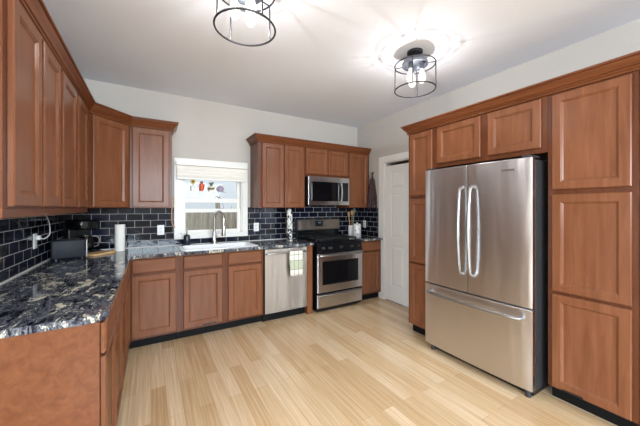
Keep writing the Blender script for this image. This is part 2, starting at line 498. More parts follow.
MB().rings([[(-5.9, -0.4, 4.6), (-5.9, 4.4, 4.6), (-5.9, 2.0, 6.2)], [(5.9, -0.4, 4.6), (5.9, 4.4, 4.6), (5.9, 2.0, 6.2)]]).build('roof', mat('shingles', (92, 90, 92), 0.9), ho)
# leafless shrub by the fence
sh = thing('garden_shrub', 'bare brown shrub growing by the fence outside the window', 'shrub', (1.75, 6.9, -0.3))
tw = MB()
for k in range(34):
    a = random.uniform(0, 2 * PI); l = random.uniform(0.9, 1.9); sp = random.uniform(0.1, 0.5)
    p = [(0.05 * math.cos(a), 0.05 * math.sin(a), 0), (sp * 0.4 * math.cos(a), sp * 0.4 * math.sin(a), l * 0.5),
         (sp * math.cos(a + 0.4), sp * math.sin(a + 0.4), l)]
    tw.tube(p, [0.012, 0.008, 0.003], 5)
tw.build('branches', mat('twig', (120, 104, 84), 0.9), sh)

# ------------------------------------------------------------------ cabinets
DOOR = [(0.0, 0.0), (0.0, -0.015), (0.005, -0.020), (0.052, -0.020), (0.055, -0.017), (0.058, -0.0165), (0.066, -0.009), (0.0665, -0.009)]
SLAB = [(0.0, 0.0), (0.0, -0.012), (0.006, -0.018), (0.010, -0.020), (0.0105, -0.020)]
YG = -0.001


def door(root, x0, x1, z0, z1, name='door', mt='wood'):
    return MB().nested(x0, x1, z0, z1, [(i, y + YG) for i, y in DOOR]).build(name, M[mt], root)


def drawer(root, x0, x1, z0, z1, name='drawer_front'):
    return MB().nested(x0, x1, z0, z1, [(i, y + YG) for i, y in SLAB]).build(name, M['wood_h'], root)


def cabinet(name, label, loc, rz, w, d, h, toe=0.0, z0=0.0, group=None, hollow=False):
    """carcass in a local frame: x along the front, y from face to back, z up"""
    r = thing(name, label, 'cabinet', loc, rz, group or {'base_cabinet': 'base cabinets under the worktops', 'upper_cabinet': 'wall cabinets', 'tall_cabinet': 'tall pantry cabinets'}[name])
    zb = 0.10 if toe else z0
    b = MB()
    if hollow:
        a, e = 0.0005, w - 0.0005
        b.box(a, a + 0.018, 0.0, d, zb, h).box(e - 0.018, e, 0.0, d, zb, h).box(a + 0.018, e - 0.018, 0.0, d, zb, zb + 0.018)
        b.box(a + 0.018, e - 0.018, d - 0.012, d, zb + 0.018, h).box(a + 0.018, e - 0.018, 0.0, 0.018, zb + 0.018, h)
    else:
        b.box(0.0005, w - 0.0005, 0.0, d, zb, h)
    b.build('carcass', M['wood_frame'], r)
    if toe: MB().box(0.0005, w - 0.0005, toe, toe + 0.015, 0.0, 0.0995).build('toe_kick', M['toe'], r)
    return r


LF, BF, RF = -0.185, 3.24, 2.45            # cabinet face planes: left run (x), back run (y), right run (x)
BASE_H = 0.8835
# left base run: face looks towards +x
ll = [('base_cabinet', 'wooden base cabinet at the near open end of the left counter', 1.515, 1.91),
      ('base_cabinet', 'wooden base cabinet second from the near end of the left counter', 1.91, 2.345),
      ('base_cabinet', 'wooden base cabinet third from the near end, next to the inner counter corner', 2.345, 2.80)]
for i, (nm, lb, y0, y1) in enumerate(ll):
    d = LF - XL - 0.001
    r = cabinet(nm, lb, (LF, y0, 0), PI / 2, y1 - y0, d, BASE_H, toe=0.075)
    drawer(r, 0.012, y1 - y0 - 0.012, 0.742, 0.872)
    door(r, 0.012, y1 - y0 - 0.012, 0.115, 0.728)
    if i == 0:
        MB().box(-0.012, 0.0, -0.0, d, 0.0, BASE_H, 0.002).build('end_panel', M['veneer_shaded'], r)
r = cabinet('base_cabinet', 'blind corner base cabinet with plain wooden front under the inner counter corner', (LF, 2.80, 0), PI / 2, BF - 2.80 - 0.001, LF - XL - 0.001, BASE_H, toe=0.075)
door(r, 0.02, 0.38, 0.115, 0.728); drawer(r, 0.02, 0.38, 0.742, 0.872)

# back base run
r = cabinet('base_cabinet', 'wooden base cabinet under the back counter, left of the sink', (LF + 0.001, BF, 0), 0, 0.25 - LF - 0.001, 0.585, BASE_H, toe=0.075)
o = LF + 0.001
door(r, -0.157 - o, 0.220 - o, 0.125, 0.715); drawer(r, -0.157 - o, 0.220 - o, 0.735, 0.868)
r = cabinet('base_cabinet', 'double-door wooden base cabinet beneath the sink', (0.25, BF, 0), 0, 0.892, 0.585, BASE_H, toe=0.075, hollow=True)
door(r, 0.036, 0.424, 0.125, 0.715); door(r, 0.484, 0.865, 0.125, 0.715)
drawer(r, 0.036, 0.424, 0.735, 0.868, 'false_drawer_front'); drawer(r, 0.484, 0.865, 0.735, 0.868, 'false_drawer_front')
MB().box(0.22, 0.36, -0.026, -0.0215, 0.128, 0.14, 0.001).build('dark_strip', M['black'], r)  # thin dark strip along the lower edge of the left door
tag(MB().box(1.722, 1.796, BF - 0.015, 3.825, 0.0, BASE_H, 0.002).build('filler_panel', M['wood']),
    'narrow wooden end panel between the dishwasher and the range', 'panel')
r = cabinet('base_cabinet', 'narrow wooden base cabinet right of the range, beside the white door', (2.592, BF, 0), 0, XR - 2.592 - 0.002, 0.585, BASE_H, toe=0.075)
door(r, 0.015, 0.36, 0.125, 0.715); drawer(r, 0.015, 0.36, 0.735, 0.868)

# upper cabinets
UB = 1.362
UL, UBK = -0.475, 3.51
UTL = 2.235
for nm, lb, y0, y1, ds in (('upper_cabinet', 'wooden wall cabinet nearest the camera above the left counter', 1.515, 2.245, ((1.555, 1.885), (1.925, 2.225))),
                           ('upper_cabinet', 'wooden wall cabinet above the left counter, next to the angled corner cabinet', 2.245, 3.10, ((2.285, 2.66), (2.72, 3.07)))):
    d = UL - XL - 0.001
    r = cabinet(nm, lb, (UL, y0, 0), PI / 2, y1 - y0, d, UTL, z0=UB)
    for a, b in ds: door(r, a - y0, b - y0, UB + 0.008, 2.195)
# angled corner cabinet
ca, cb_ = Vector((UL, 3.185)), Vector((-0.185, UBK))
r = thing('upper_cabinet', 'angled corner wall cabinet with a single door above the coffee maker', 'cabinet', (ca.x, ca.y, 0), math.atan2(cb_.y - ca.y, cb_.x - ca.x), 'wall cabinets')
inv = Matrix.Translation((ca.x, ca.y, 0)) @ Matrix.Rotation(math.atan2(cb_.y - ca.y, cb_.x - ca.x), 4, 'Z')
poly = [(UL, 3.1005), (UL, 3.185), (-0.185, UBK), (-0.175, UBK), (-0.175, YB - 0.009), (XL + 0.009, YB - 0.009), (XL + 0.009, 3.1005)]
MB().prism(poly, UB, UTL).move(inv.inverted()).build('carcass', M['wood_frame'], r)
cw = (cb_ - ca).length
door(r, 0.035, cw - 0.03, UB + 0.008, 2.195)
r = cabinet('upper_cabinet', 'single-door wooden wall cabinet just left of the window', (-0.174, UBK, 0), 0, 0.374, YB - UBK - 0.001, UTL, z0=UB)
door(r, 0.012, 0.345, UB + 0.008, 2.195)
# right of the window
r = cabinet('upper_cabinet', 'tall double-door wooden wall cabinet between window and microwave', (1.165, UBK, 0), 0, 0.668, YB - UBK - 0.001, UTL, z0=UB)
door(r, 0.05, 0.345, UB + 0.008, 2.195); door(r, 0.36, 0.652, UB + 0.008, 2.195)
r = cabinet('upper_cabinet', 'short double-door wooden wall cabinet directly above the microwave', (1.833, UBK, 0), 0, 0.737, YB - UBK - 0.001, UTL, z0=1.80)
door(r, 0.012, 0.362, 1.835, 2.195); door(r, 0.378, 0.728, 1.835, 2.195)
r = cabinet('upper_cabinet', 'single-door wooden wall cabinet right of the microwave', (2.570, UBK, 0), 0, 0.41, YB - UBK - 0.001, UTL, z0=UB)
door(r, 0.02, 0.385, UB + 0.008, 2.195)

# crown mouldings and light rail
CROWN = [(0.0, 0.0), (0.012, 0.0), (0.015, 0.006), (0.012, 0.012), (0.006, 0.013), (0.006, 0.018), (0.014, 0.020), (0.018, 0.026), (0.014, 0.031), (0.022, 0.034), (0.030, 0.046), (0.046, 0.064), (0.050, 0.070), (0.046, 0.072), (0.046, 0.076), (0.058, 0.078), (0.060, 0.085), (0.058, 0.092), (0.0, 0.092)]
def crown(label, path, z):
    tag(MB().sweep(path, CROWN, z).build('crown_molding', M['crown']), label, 'moulding')
crown('wooden crown moulding bending around the tops of the left and corner wall cabinets', [(XL + 0.002, 1.513), (UL + 0.001, 1.513), (UL + 0.001, 3.184), (-0.184, UBK - 0.001), (0.202, UBK - 0.001), (0.202, YB - 0.002)], 2.2)
crown('wooden crown moulding on the wall cabinets above the microwave', [(1.163, YB - 0.002), (1.163, UBK - 0.001), (2.982, UBK - 0.001)][::1], 2.2)
tag(MB().box(XL + 0.009, UL, 1.515, 1.535, 1.325, 1.3615).box(UL - 0.02, UL, 1.535, 3.18, 1.325, 1.3615, 0.002).build('light_rail', M['crown']),
    'wooden light rail along the underside of the left wall cabinets', 'moulding')

# right-hand tall cabinets: face looks towards -x, local x runs towards the camera
TT = 2.22
def tall(label, ya, yb):
    r = cabinet('tall_cabinet', label, (RF, ya, 0), -PI / 2, ya - yb, XR - RF - 0.001, TT, toe=0.065)
    return r
THREE = ((0.108, 0.762), (0.782, 1.458), (1.492, 2.155))
r = tall('narrow tall wooden pantry cabinet left of the refrigerator', 2.215, 1.880)
for a, b in THREE: door(r, 0.03, 0.315, a, b)
r = tall('wide tall wooden pantry cabinet with three stacked doors right of the refrigerator', 0.930, 0.485)
for a, b in THREE: door(r, 0.028, 0.418, a, b)
MB().box(0.09, 0.2, -0.026, -0.0215, 0.11, 0.122, 0.001).build('dark_strip', M['black'], r)  # short dark strip at the foot of the lowest door
r = tall('last tall wooden cabinet at the far right edge, past the wide pantry', 0.484, 0.02)
for a, b in THREE: door(r, 0.028, 0.436, a, b)
r = cabinet('upper_cabinet', 'double-door wooden cabinet bridging over the refrigerator', (RF, 1.879, 0), -PI / 2, 0.948, XR - RF - 0.001, TT, z0=1.765)
door(r, 0.035, 0.468, 1.80, 2.155); door(r, 0.53, 0.912, 1.80, 2.155)
crown('wooden crown moulding along the tall cabinets and over the refrigerator', [(XR - 0.002, 2.217), (RF - 0.001, 2.217), (RF - 0.001, 0.018), (XR - 0.002, 0.018)], 2.168)

# ------------------------------------------------------------------ worktops
gt, gz = 0.914, 0.8845
CX, CY = -0.16, 3.19
rc = 0.075
arc = [(CX - rc + rc * math.cos(a), 1.50 + rc + rc * math.sin(a)) for a in [(-PI / 2) + i * PI / 16 for i in range(9)]]
sx0, sx1, sy0, sy1 = 0.30, 1.07, 3.30, 3.70
g = MB()
g.prism([(XL + 0.001, 1.50)] + arc + [(CX, CY), (CX, YB - 0.009), (XL + 0.001, YB - 0.009)], gz, gt, 0.003)
g.box(CX, sx0, CY, YB - 0.009, gz, gt, 0.0).box(sx1, 1.797, CY, YB - 0.009, gz, gt, 0.0)
g.box(sx0, sx1, CY, sy0, gz, gt).box(sx0, sx1, sy1, YB - 0.009, gz, gt)
tag(g.build('countertop', M['granite']), 'L-shaped dark granite worktop with cream veins on the left and back cabinets', 'countertop')
tag(MB().box(2.592, XR - 0.009, CY, YB - 0.009, gz, gt, 0.003).build('countertop', M['granite']), 'short dark granite worktop right of the range', 'countertop')

# sink: white drop-in bowl
sk = thing('sink', 'white drop-in kitchen sink set in the worktop under the window', 'sink', (0.685, 3.5, gt))
def rrect(x0, x1, y0, y1, z, r=0.05, k=5):
    pts = []
    for cx, cy, a0 in ((x1 - r, y0 + r, -PI / 2), (x1 - r, y1 - r, 0), (x0 + r, y1 - r, PI / 2), (x0 + r, y0 + r, PI)):
        for i in range(k + 1):
            a = a0 + i * PI / 2 / k; pts.append((cx + r * math.cos(a), cy + r * math.sin(a), z))
    return pts
hw, hd = 0.42, 0.235
MB().rings([rrect(-hw, hw, -hd, hd, 0.001), rrect(-hw, hw, -hd, hd, 0.006), rrect(-hw + 0.006, hw - 0.006, -hd + 0.006, hd - 0.006, 0.010),
            rrect(-hw + 0.04, hw - 0.04, -hd + 0.04, hd - 0.075, 0.010), rrect(-hw + 0.046, hw - 0.046, -hd + 0.046, hd - 0.081, 0.002),
            rrect(-hw + 0.06, hw - 0.06, -hd + 0.06, hd - 0.095, -0.15), rrect(-hw + 0.1, hw - 0.1, -hd + 0.10, hd - 0.13, -0.168)],
           cap0=False).build('basin', M['enamel'], sk, True)
MB().lathe([(0.0, -0.167), (0.045, -0.166), (0.045, -0.163), (0.02, -0.164)], (0, -0.02, 0)).build('drain', M['chrome'], sk, True)

# faucet: gooseneck with pull-down head
fx, fy = 0.672, 3.690
fa = thing('kitchen_faucet', 'brushed nickel gooseneck faucet standing behind the sink', 'faucet', (fx, fy, gt + 0.0105))
MB().lathe([(0.034, 0), (0.034, 0.006), (0.028, 0.02), (0.025, 0.04), (0.024, 0.13), (0.020, 0.15)]).build('faucet_body', M['chrome'], fa, True)
ex, ey = 0.07, -0.19
pts = [(0, 0, 0.14), (0, 0, 0.30)]
for i in range(1, 13):
    a = PI * i / 12; k = (1 - math.cos(a)) / 2
    pts.append((ex * k, ey * k, 0.30 + 0.095 * math.sin(a)))
pts.append((ex, ey, 0.24))
MB().tube(pts, 0.0165, 12).build('spout', M['chrome'], fa, True)
MB().lathe([(0.018, 0.24), (0.022, 0.22), (0.025, 0.13), (0.024, 0.105), (0.012, 0.104)], (ex, ey, 0)).build('spray_head', M['chrome'], fa, True)
MB().tube([(0.018, 0, 0.09), (0.05, 0, 0.095), (0.10, -0.005, 0.125)], [0.009, 0.007, 0.006], 8).build('lever', M['chrome'], fa, True)

# ------------------------------------------------------------------ dishwasher
dwx0, dwx1 = 1.146, 1.719
dw_ = thing('dishwasher', 'stainless steel dishwasher with a towel on its handle', 'dishwasher', (dwx0, BF, 0))
w = dwx1 - dwx0
MB().box(0.003, w - 0.003, 0.0, 0.55, 0.105, 0.878).build('tub', M['black'], dw_)
MB().box(0.006, w - 0.004, -0.028, -0.001, 0.108, 0.872, 0.005).build('door', M['steel_matte'], dw_)
MB().box(0.003, w - 0.003, 0.05, 0.065, 0.0, 0.10).build('toe_kick', M['toe'], dw_)
hp = [(0.02, -0.028, 0.815), (0.03, -0.055, 0.818), (0.06, -0.064, 0.822)] + [(x, -0.066, 0.822) for x in (0.18, 0.29, 0.40)] + [(w - 0.06, -0.064, 0.822), (w - 0.03, -0.055, 0.818), (w - 0.02, -0.028, 0.815)]
MB().tube(hp, 0.010, 10).build('handle', M['steel_plain'], dw_, True)

# dish towel over the handle
m = mat('plaid_towel', (232, 228, 216), 0.9); n = N(m)
tc = n.new('ShaderNodeTexCoord'); sp = n.new('ShaderNodeSeparateXYZ'); n.link(tc.outputs['Object'], sp.inputs[0])
def stripe(axis, centre, half):
    a = n.new('ShaderNodeMath', operation='SUBTRACT'); n.link(sp.outputs[axis], a.inputs[0]); a.inputs[1].default_value = centre
    b = n.new('ShaderNodeMath', operation='ABSOLUTE'); n.link(a.outputs[0], b.inputs[0])
    c = n.new('ShaderNodeMath', operation='LESS_THAN'); n.link(b.outputs[0], c.inputs[0]); c.inputs[1].default_value = half
    return c.outputs[0]
col = lin((232, 228, 216))
c = n.mix(stripe('Z', -0.155, 0.055), col, lin((190, 194, 168)))
for ax, ctr, hf in (('X', -0.030, 0.003), ('X', 0.028, 0.003), ('Z', -0.03, 0.003), ('Z', -0.10, 0.003), ('Z', -0.21, 0.003)):
    c = n.mix(stripe(ax, ctr, hf), c, lin((128, 128, 112)))
n.color(c)
tw = MB()
tx = 0.105
path = [(0.014, -0.14 - 0.02), (0.0135, -0.10), (0.0135, -0.05), (0.0135, 0.0)]
path += [(0.0135 * math.cos(a), 0.0135 * math.sin(a)) for a in [i * PI / 6 for i in range(1, 6)]]
path += [(-0.0135, z) for z in (0.0, -0.04, -0.08, -0.12, -0.16, -0.20, -0.24, -0.285)]
rs = []
for j, (y, z) in enumerate(path):
    row = []
    for i in range(13):
        u = i / 12 - 0.5
        rp = 0.004 * math.sin(u * 17 + 0.6) * min(1, max(0, -z) * 9) * (1 if y < 0 else 0)
        row.append((u * 2 * 0.085, y - abs(rp), z + (0.004 * math.sin(u * 9) if j == len(path) - 1 else 0)))
    rs.append(row)
tw.rings(rs, closed=False)
tob = tw.build('dish_towel', m, smooth=True); tob.location = (1.535, BF - 0.066, 0.8205)
sd = tob.modifiers.new('solid', 'SOLIDIFY'); sd.thickness = 0.0025; sd.offset = 1
tag(tob, 'cream plaid dish towel with a green band hanging on the dishwasher handle', 'towel')

# ------------------------------------------------------------------ range
rx0, rx1, ry = 1.832, 2.565, 3.195
ra = thing('range', 'stainless steel gas range with black cooktop under the microwave', 'stove', (rx0, ry, 0))
w = rx1 - rx0
MB().box(0.0, w, 0.0, 0.62, 0.03, 0.905).build('body', M['black_enamel'], ra)
MB().box(0.03, w - 0.03, 0.03, 0.5, 0.0, 0.03).build('plinth', M['black'], ra)
MB().box(0.005, w - 0.002, -0.03, -0.001, 0.065, 0.235, 0.005).build('storage_drawer', M['steel'], ra)
pts = [(0.01 + (w - 0.02) * i / 12, -0.034 - 0.016 * math.sin(PI * i / 12), 0.222 + 0.004 * math.sin(PI * i / 12)) for i in range(13)]
MB().tube(pts, 0.011, 8).build('drawer_lip', M['steel_plain'], ra, True)
dr_ = MB().box(0.005, w - 0.002, -0.035, -0.001, 0.262, 0.765, 0.006).build('oven_door', M['steel'], ra)
MB().box(0.075, w - 0.075, -0.038, -0.0352, 0.36, 0.665, 0.001).build('oven_window', M['black_glass'], dr_)
pts = [(0.02, -0.036, 0.742), (0.03, -0.07, 0.745)] + [(0.05 + (w - 0.10) * i / 8, -0.075 - 0.008 * math.sin(PI * i / 8), 0.745) for i in range(9)] + [(w - 0.03, -0.07, 0.745), (w - 0.02, -0.036, 0.742)]
MB().tube(pts, 0.013, 10).build('door_handle', M['steel_plain'], dr_, True)
MB().rings([[(x, -0.035, 0.772), (x, -0.012, 0.895), (x, 0.04, 0.912), (x, 0.04, 0.772)] for x in (0.001, w - 0.001)]).build('control_panel', M['black_enamel'], ra)
kn = Matrix.Rotation(math.radians(80), 4, 'X')
for x in (0.10, 0.21, 0.38, 0.55, 0.66):
    k = MB().lathe([(0.022, 0), (0.022, 0.006), (0.017, 0.008), (0.015, 0.028), (0.012, 0.030)], (x, -0.026, 0.836), 18, kn).build('knob', M['black'], ra, True)
    MB().box(x - 0.0025, x + 0.0025, -0.060, -0.055, 0.832, 0.852).build('pointer', M['chrome'], k)
MB().box(0.0, w, 0.04, 0.60, 0.905, 0.918, 0.004).build('cooktop', M['black_enamel'], ra)
for bx, by in ((0.17, 0.17), (0.17, 0.44), (0.59, 0.17), (0.59, 0.44), (0.38, 0.31)):
    MB().lathe([(0.055, 0.919), (0.055, 0.926), (0.038, 0.928), (0.036, 0.936), (0.0, 0.937)], (bx, by, 0), 20).build('burner', M['iron'], ra, True)
for gx0, gx1 in ((0.03, 0.265), (0.27, 0.495), (0.50, w - 0.03)):
    gr = MB()
    for yy in (0.06, 0.30, 0.555): gr.box(gx0, gx1, yy, yy + 0.014, 0.938, 0.952, 0.003)
    for xx in (gx0, gx1 - 0.014, (gx0 + gx1) / 2 - 0.007): gr.box(xx, xx + 0.014, 0.06, 0.569, 0.938, 0.952, 0.003)
    for xx in (gx0, gx1 - 0.014):
        for yy in (0.06, 0.555): gr.box(xx, xx + 0.014, yy, yy + 0.014, 0.919, 0.938)
    gr.build('burner_grate', M['iron'], ra)
MB().box(0.0, w, 0.56, 0.62, 0.919, 1.027, 0.003).build('back_riser', M['black_enamel'], ra)
bgd = MB().rings([[(x, 0.545, 1.028), (x, 0.53, 1.04), (x, 0.545, 1.182), (x, 0.565, 1.19), (x, 0.625, 1.19), (x, 0.625, 1.028)] for x in (0.0, w)]).build('backguard', M['steel_matte'], ra)
pf = MB().box(0.29, 0.43, 0.524, 0.536, 1.085, 1.165, 0.002).build('clock_display', M['display'], bgd)
MB().box(0.335, 0.385, 0.5225, 0.5238, 1.13, 1.148).build('clock_digits', glow('clock_glow', (0.6, 0.9, 1, 1), 0.12, 0.0), bgd)

# ------------------------------------------------------------------ microwave
mx0, mx1, my, mz0, mz1 = 1.845, 2.535, 3.445, 1.402, 1.797
mw = thing('microwave', 'stainless steel over-the-range microwave under the short cabinet', 'microwave', (mx0, my, mz0))
w, h = mx1 - mx0, mz1 - mz0
MB().box(0, w, 0.0, YB - my - 0.012, 0, h).build('case', M['black'], mw)
MB().box(0.0, w, -0.022, -0.001, 0.0, h, 0.004).build('front', M['steel'], mw)
MB().box(0.05, 0.49, -0.0265, -0.0222, 0.055, h - 0.07, 0.002).build('door_window', M['black_glass'], mw)
MB().box(0.56, w - 0.025, -0.0265, -0.0222, 0.055, h - 0.07, 0.002).build('control_panel', M['black_glass'], mw)
MB().box(0.495, 0.55, -0.0265, -0.0222, 0.055, h - 0.07, 0.002).build('handle_plate', M['black_glass'], mw)
pts = [(0.528, -0.027, 0.05)] + [(0.528, -0.045 - 0.022 * math.sin(PI * i / 8), 0.055 + (h - 0.13) * i / 8) for i in range(9)] + [(0.528, -0.027, h - 0.07)]
MB().tube(pts, 0.012, 10).build('handle', M['steel_plain'], mw, True)
MB().box(0.1, 0.62, 0.04, 0.3, -0.006, -0.0005).build('vent_grille', M['gap'], mw)

# ------------------------------------------------------------------ refrigerator
FX, fya, fyb, FT = 2.28, 1.868, 0.962, 1.722
fr = thing('refrigerator', 'stainless steel French-door refrigerator with a bottom freezer drawer', 'refrigerator', (FX, fya, 0), -PI / 2)
w = fya - fyb
MB().box(0.004, w - 0.004, 0.075, 0.68, 0.06, FT - 0.012, 0.004).build('case', M['fridge_side'], fr)
MB().box(0.03, w - 0.03, 0.10, 0.65, 0.0, 0.06).build('base_grille', M['black'], fr)
MB().box(0.01, w - 0.01, 0.058, 0.0748, 0.07, FT - 0.02).build('gasket', M['gap'], fr)
def bowed(x0, x1, z0, z1, depth=0.058, bow=0.014, k=14):
    """steel door with gently bowed front and rounded sides"""
    rs = []
    for z, ins in ((z0, 0.004), (z0 + 0.004, 0.0), (z1 - 0.004, 0.0), (z1, 0.004)):
        ring = []
        for i in range(k + 1):
            x = x0 + (x1 - x0) * i / k; u = (x - 0) / w * 2 - 1
            e = min(i, k - i); rd = 0.0
            ring.append((min(max(x, x0 + ins), x1 - ins), bow * u * u + ins, z))
        ring[0] = (ring[0][0], ring[0][1] + 0.004, z); ring[-1] = (ring[-1][0], ring[-1][1] + 0.004, z)
        ring += [(x1 - ins, depth, z), (x0 + ins, depth, z)]
        rs.append(ring)
    return MB().rings(rs)
mid = fya - 1.428
dl = bowed(0.0, mid - 0.003, 0.652, FT).build('fridge_door', M['steel'], fr, True)
dr2 = bowed(mid + 0.003, w, 0.652, FT).build('fridge_door', M['steel'], fr, True)
fz = bowed(0.0, w, 0.068, 0.640).build('freezer_drawer', M['steel'], fr, True)
for xx, dd in ((mid - 0.045, dl), (mid + 0.045, dr2)):
    pts = [(xx, 0.004, 0.80), (xx, -0.035, 0.815)] + [(xx, -0.045 - 0.022 * math.sin(PI * i / 10), 0.83 + 0.68 * i / 10) for i in range(11)] + [(xx, -0.035, 1.525), (xx, 0.004, 1.54)]
    MB().tube(pts, 0.0135, 12).build('handle', M['steel_plain'], dd, True)
pts = [(0.06, 0.012, 0.575), (0.065, -0.03, 0.575)] + [(0.08 + (w - 0.16) * i / 12, -0.04 - 0.024 * math.sin(PI * i / 12), 0.575) for i in range(13)] + [(w - 0.065, -0.03, 0.575), (w - 0.06, 0.012, 0.575)]
MB().tube(pts, 0.0135, 12).build('handle', M['steel_plain'], fz, True)
MB().box(w - 0.20, w - 0.11, 0.003, 0.0075, 1.640, 1.652, 0.001).build('badge', mat('badge_grey', (120, 118, 116), 0.4, metal=0.6), dr2)
for xx in (0.01, w - 0.07): MB().box(xx, xx + 0.06, 0.02, 0.15, FT + 0.0005, FT + 0.018, 0.004).build('hinge_cover', M['fridge_side'], fr)
for xx in (0.05, w - 0.05): MB().lathe([(0.02, 0.0), (0.02, 0.06)], (xx, 0.07, 0), 12).build('foot', M['fridge_side'], fr, True)

# ------------------------------------------------------------------ ceiling lights
def ceiling_lamp(label, x, y, rot):
    r = thing('ceiling_light', label, 'light', (x, y, ZC), rot, 'cage ceiling lights')
    MB().lathe([(0.065, -0.001), (0.065, -0.02), (0.055, -0.028), (0.0, -0.03)], seg=32).build('canopy', M['bronze'], r, True)
    MB().lathe([(0.012, -0.03), (0.012, -0.085)], seg=12).build('stem', M['bronze'], r, True)
    MB().lathe([(0.02, -0.084), (0.10, -0.088), (0.108, -0.10), (0.108, -0.122), (0.102, -0.122), (0.10, -0.106), (0.0, -0.104)], seg=32).build('socket_pan', M['pan'], r, True)
    R_ = 0.168
    cg = MB()
    for z in (-0.118, -0.332):
        cg.tube([(R_ * math.cos(2 * PI * k / 48), R_ * math.sin(2 * PI * k / 48), z) for k in range(48)], 0.0055, 8, loop=True)
    for k in range(4):
        a = PI / 2 * k
        cg.tube([(R_ * math.cos(a), R_ * math.sin(a), -0.118), (R_ * math.cos(a), R_ * math.sin(a), -0.336)], 0.0045, 8)
        cg.tube([(0.105 * math.cos(a), 0.105 * math.sin(a), -0.118), (R_ * math.cos(a), R_ * math.sin(a), -0.118)], 0.004, 8)
    cg.build('cage', M['bronze'], r, True)
    for k in range(3):
        a = 2 * PI * k / 3 + 0.5; px, py = 0.058 * math.cos(a), 0.058 * math.sin(a)
        MB().lathe([(0.019, -0.106), (0.019, -0.162), (0.015, -0.166)], (px, py, 0), 16).build('socket', M['pan'], r, True)
        b = MB().lathe([(0.013, -0.163), (0.015, -0.178), (0.024, -0.205), (0.031, -0.235), (0.031, -0.25), (0.026, -0.268), (0.014, -0.281), (0.0, -0.284)], (px, py, 0), 16).build('bulb', M['bulb'], r, True)
        MB().tube([(px + 0.010 * math.cos(q * 2.1), py + 0.010 * math.sin(q * 2.1), -0.200 - 0.006 * q) for q in range(10)], 0.0009, 5).build('filament', M['filament'], b, True)
        d = bpy.data.lights.new('bulb_light', 'POINT'); d.energy = BULB_W; d.color = (1.0, 0.98, 0.97); d.shadow_soft_size = 0.004
        lo_ = bpy.data.objects.new('bulb_light', d); COL.objects.link(lo_); lo_.parent = r; lo_.location = (px, py, -0.232)
    return r
ceiling_lamp('cage ceiling light nearest the camera, cut by the top of the picture', 0.463, 1.616, math.radians(15))
ceiling_lamp('cage ceiling light near the refrigerator, whole in view', 1.964, 1.707, math.radians(35))

# ------------------------------------------------------------------ things on the worktops
ZT = gt + 0.001
# toaster
to = thing('toaster', 'black long-slot toaster in the left counter corner, in front of the coffee maker', 'toaster', (-0.618, 3.305, ZT), math.radians(14))
MB().box(-0.125, 0.105, -0.07, 0.07, 0.008, 0.172, 0.014, 3).build('shell', M['toaster'], to, True)
MB().box(0.1052, 0.117, -0.066, 0.066, 0.012, 0.168, 0.005).build('end_cap', M['steel_plain'], to)
for yy in (-0.028, 0.012): MB().box(-0.085, 0.075, yy, yy + 0.018, 0.1715, 0.1735).build('slot', M['gap'], to)
MB().box(0.1172, 0.134, -0.016, 0.016, 0.105, 0.118, 0.003).build('lever', M['black'], to)
MB().lathe([(0.012, 0), (0.012, 0.012), (0.0, 0.013)], (0.1172, 0, 0.05), 14, Matrix.Rotation(PI / 2, 4, 'Y')).build('dial', M['black'], to, True)
for xx in (-0.09, 0.08):
    for yy in (-0.05, 0.05): MB().lathe([(0.01, 0), (0.01, 0.009)], (xx, yy, 0), 10).build('foot', M['black'], to)
# coffee maker
cm = thing('coffee_maker', 'black drip coffee maker with glass carafe in the counter corner behind the toaster', 'coffee maker', (-0.585, 3.64, ZT), math.radians(38))
MB().box(-0.10, 0.10, -0.13, 0.12, 0.0, 0.03, 0.008, 2).build('base', M['black'], cm)
MB().box(-0.10, 0.10, 0.03, 0.12, 0.03, 0.24, 0.008, 2).build('water_tank', M['black'], cm)
MB().rings([rrect(-0.10, 0.10, -0.13, 0.12, 0.235, 0.06), rrect(-0.105, 0.105, -0.135, 0.12, 0.25, 0.06), rrect(-0.105, 0.105, -0.135, 0.12, 0.315, 0.06), rrect(-0.09, 0.09, -0.12, 0.11, 0.330, 0.05)]).build('brew_head', M['black_enamel'], cm, True)
MB().lathe([(0.05, 0.031), (0.066, 0.05), (0.068, 0.10), (0.052, 0.155), (0.046, 0.17)], (0, -0.05, 0), 24).build('carafe', M['carafe'], cm, True)
MB().lathe([(0.048, 0.171), (0.048, 0.185), (0.0, 0.19)], (0, -0.05, 0), 24).build('carafe_lid', M['black'], cm, True)
MB().tube([(0.05, -0.07, 0.168), (0.085, -0.09, 0.165), (0.098, -0.098, 0.13), (0.09, -0.093, 0.07), (0.064, -0.075, 0.06)], 0.007, 8).build('carafe_handle', M['steel_plain'], cm, True)
# cutting board
m = mat('board_wood', (206, 166, 116), 0.5); n = N(m); nz = n.noise(n.coords((4, 40, 40)), 1.0, 4)
n.color(n.ramp(nz.outputs['Fac'], [(0.3, (186, 142, 92)), (0.7, (222, 184, 136))]))
cbm = MB()
pl = [(x, y) for x, y, z in rrect(-0.13, 0.10, -0.075, 0.075, 0, 0.035)]
cbm.prism(pl, 0.0, 0.018, 0.004)
cbm.rings([rrect(0.095, 0.150, -0.02, 0.02, 0.0, 0.012), rrect(0.095, 0.150, -0.02, 0.02, 0.018, 0.012)])
cbo = cbm.build('cutting_board', m); cbo.location = (-0.42, 3.49, ZT); cbo.rotation_euler = (0, 0, math.radians(48))
tag(cbo, 'light wooden paddle cutting board lying flat beside the toaster', 'cutting board')
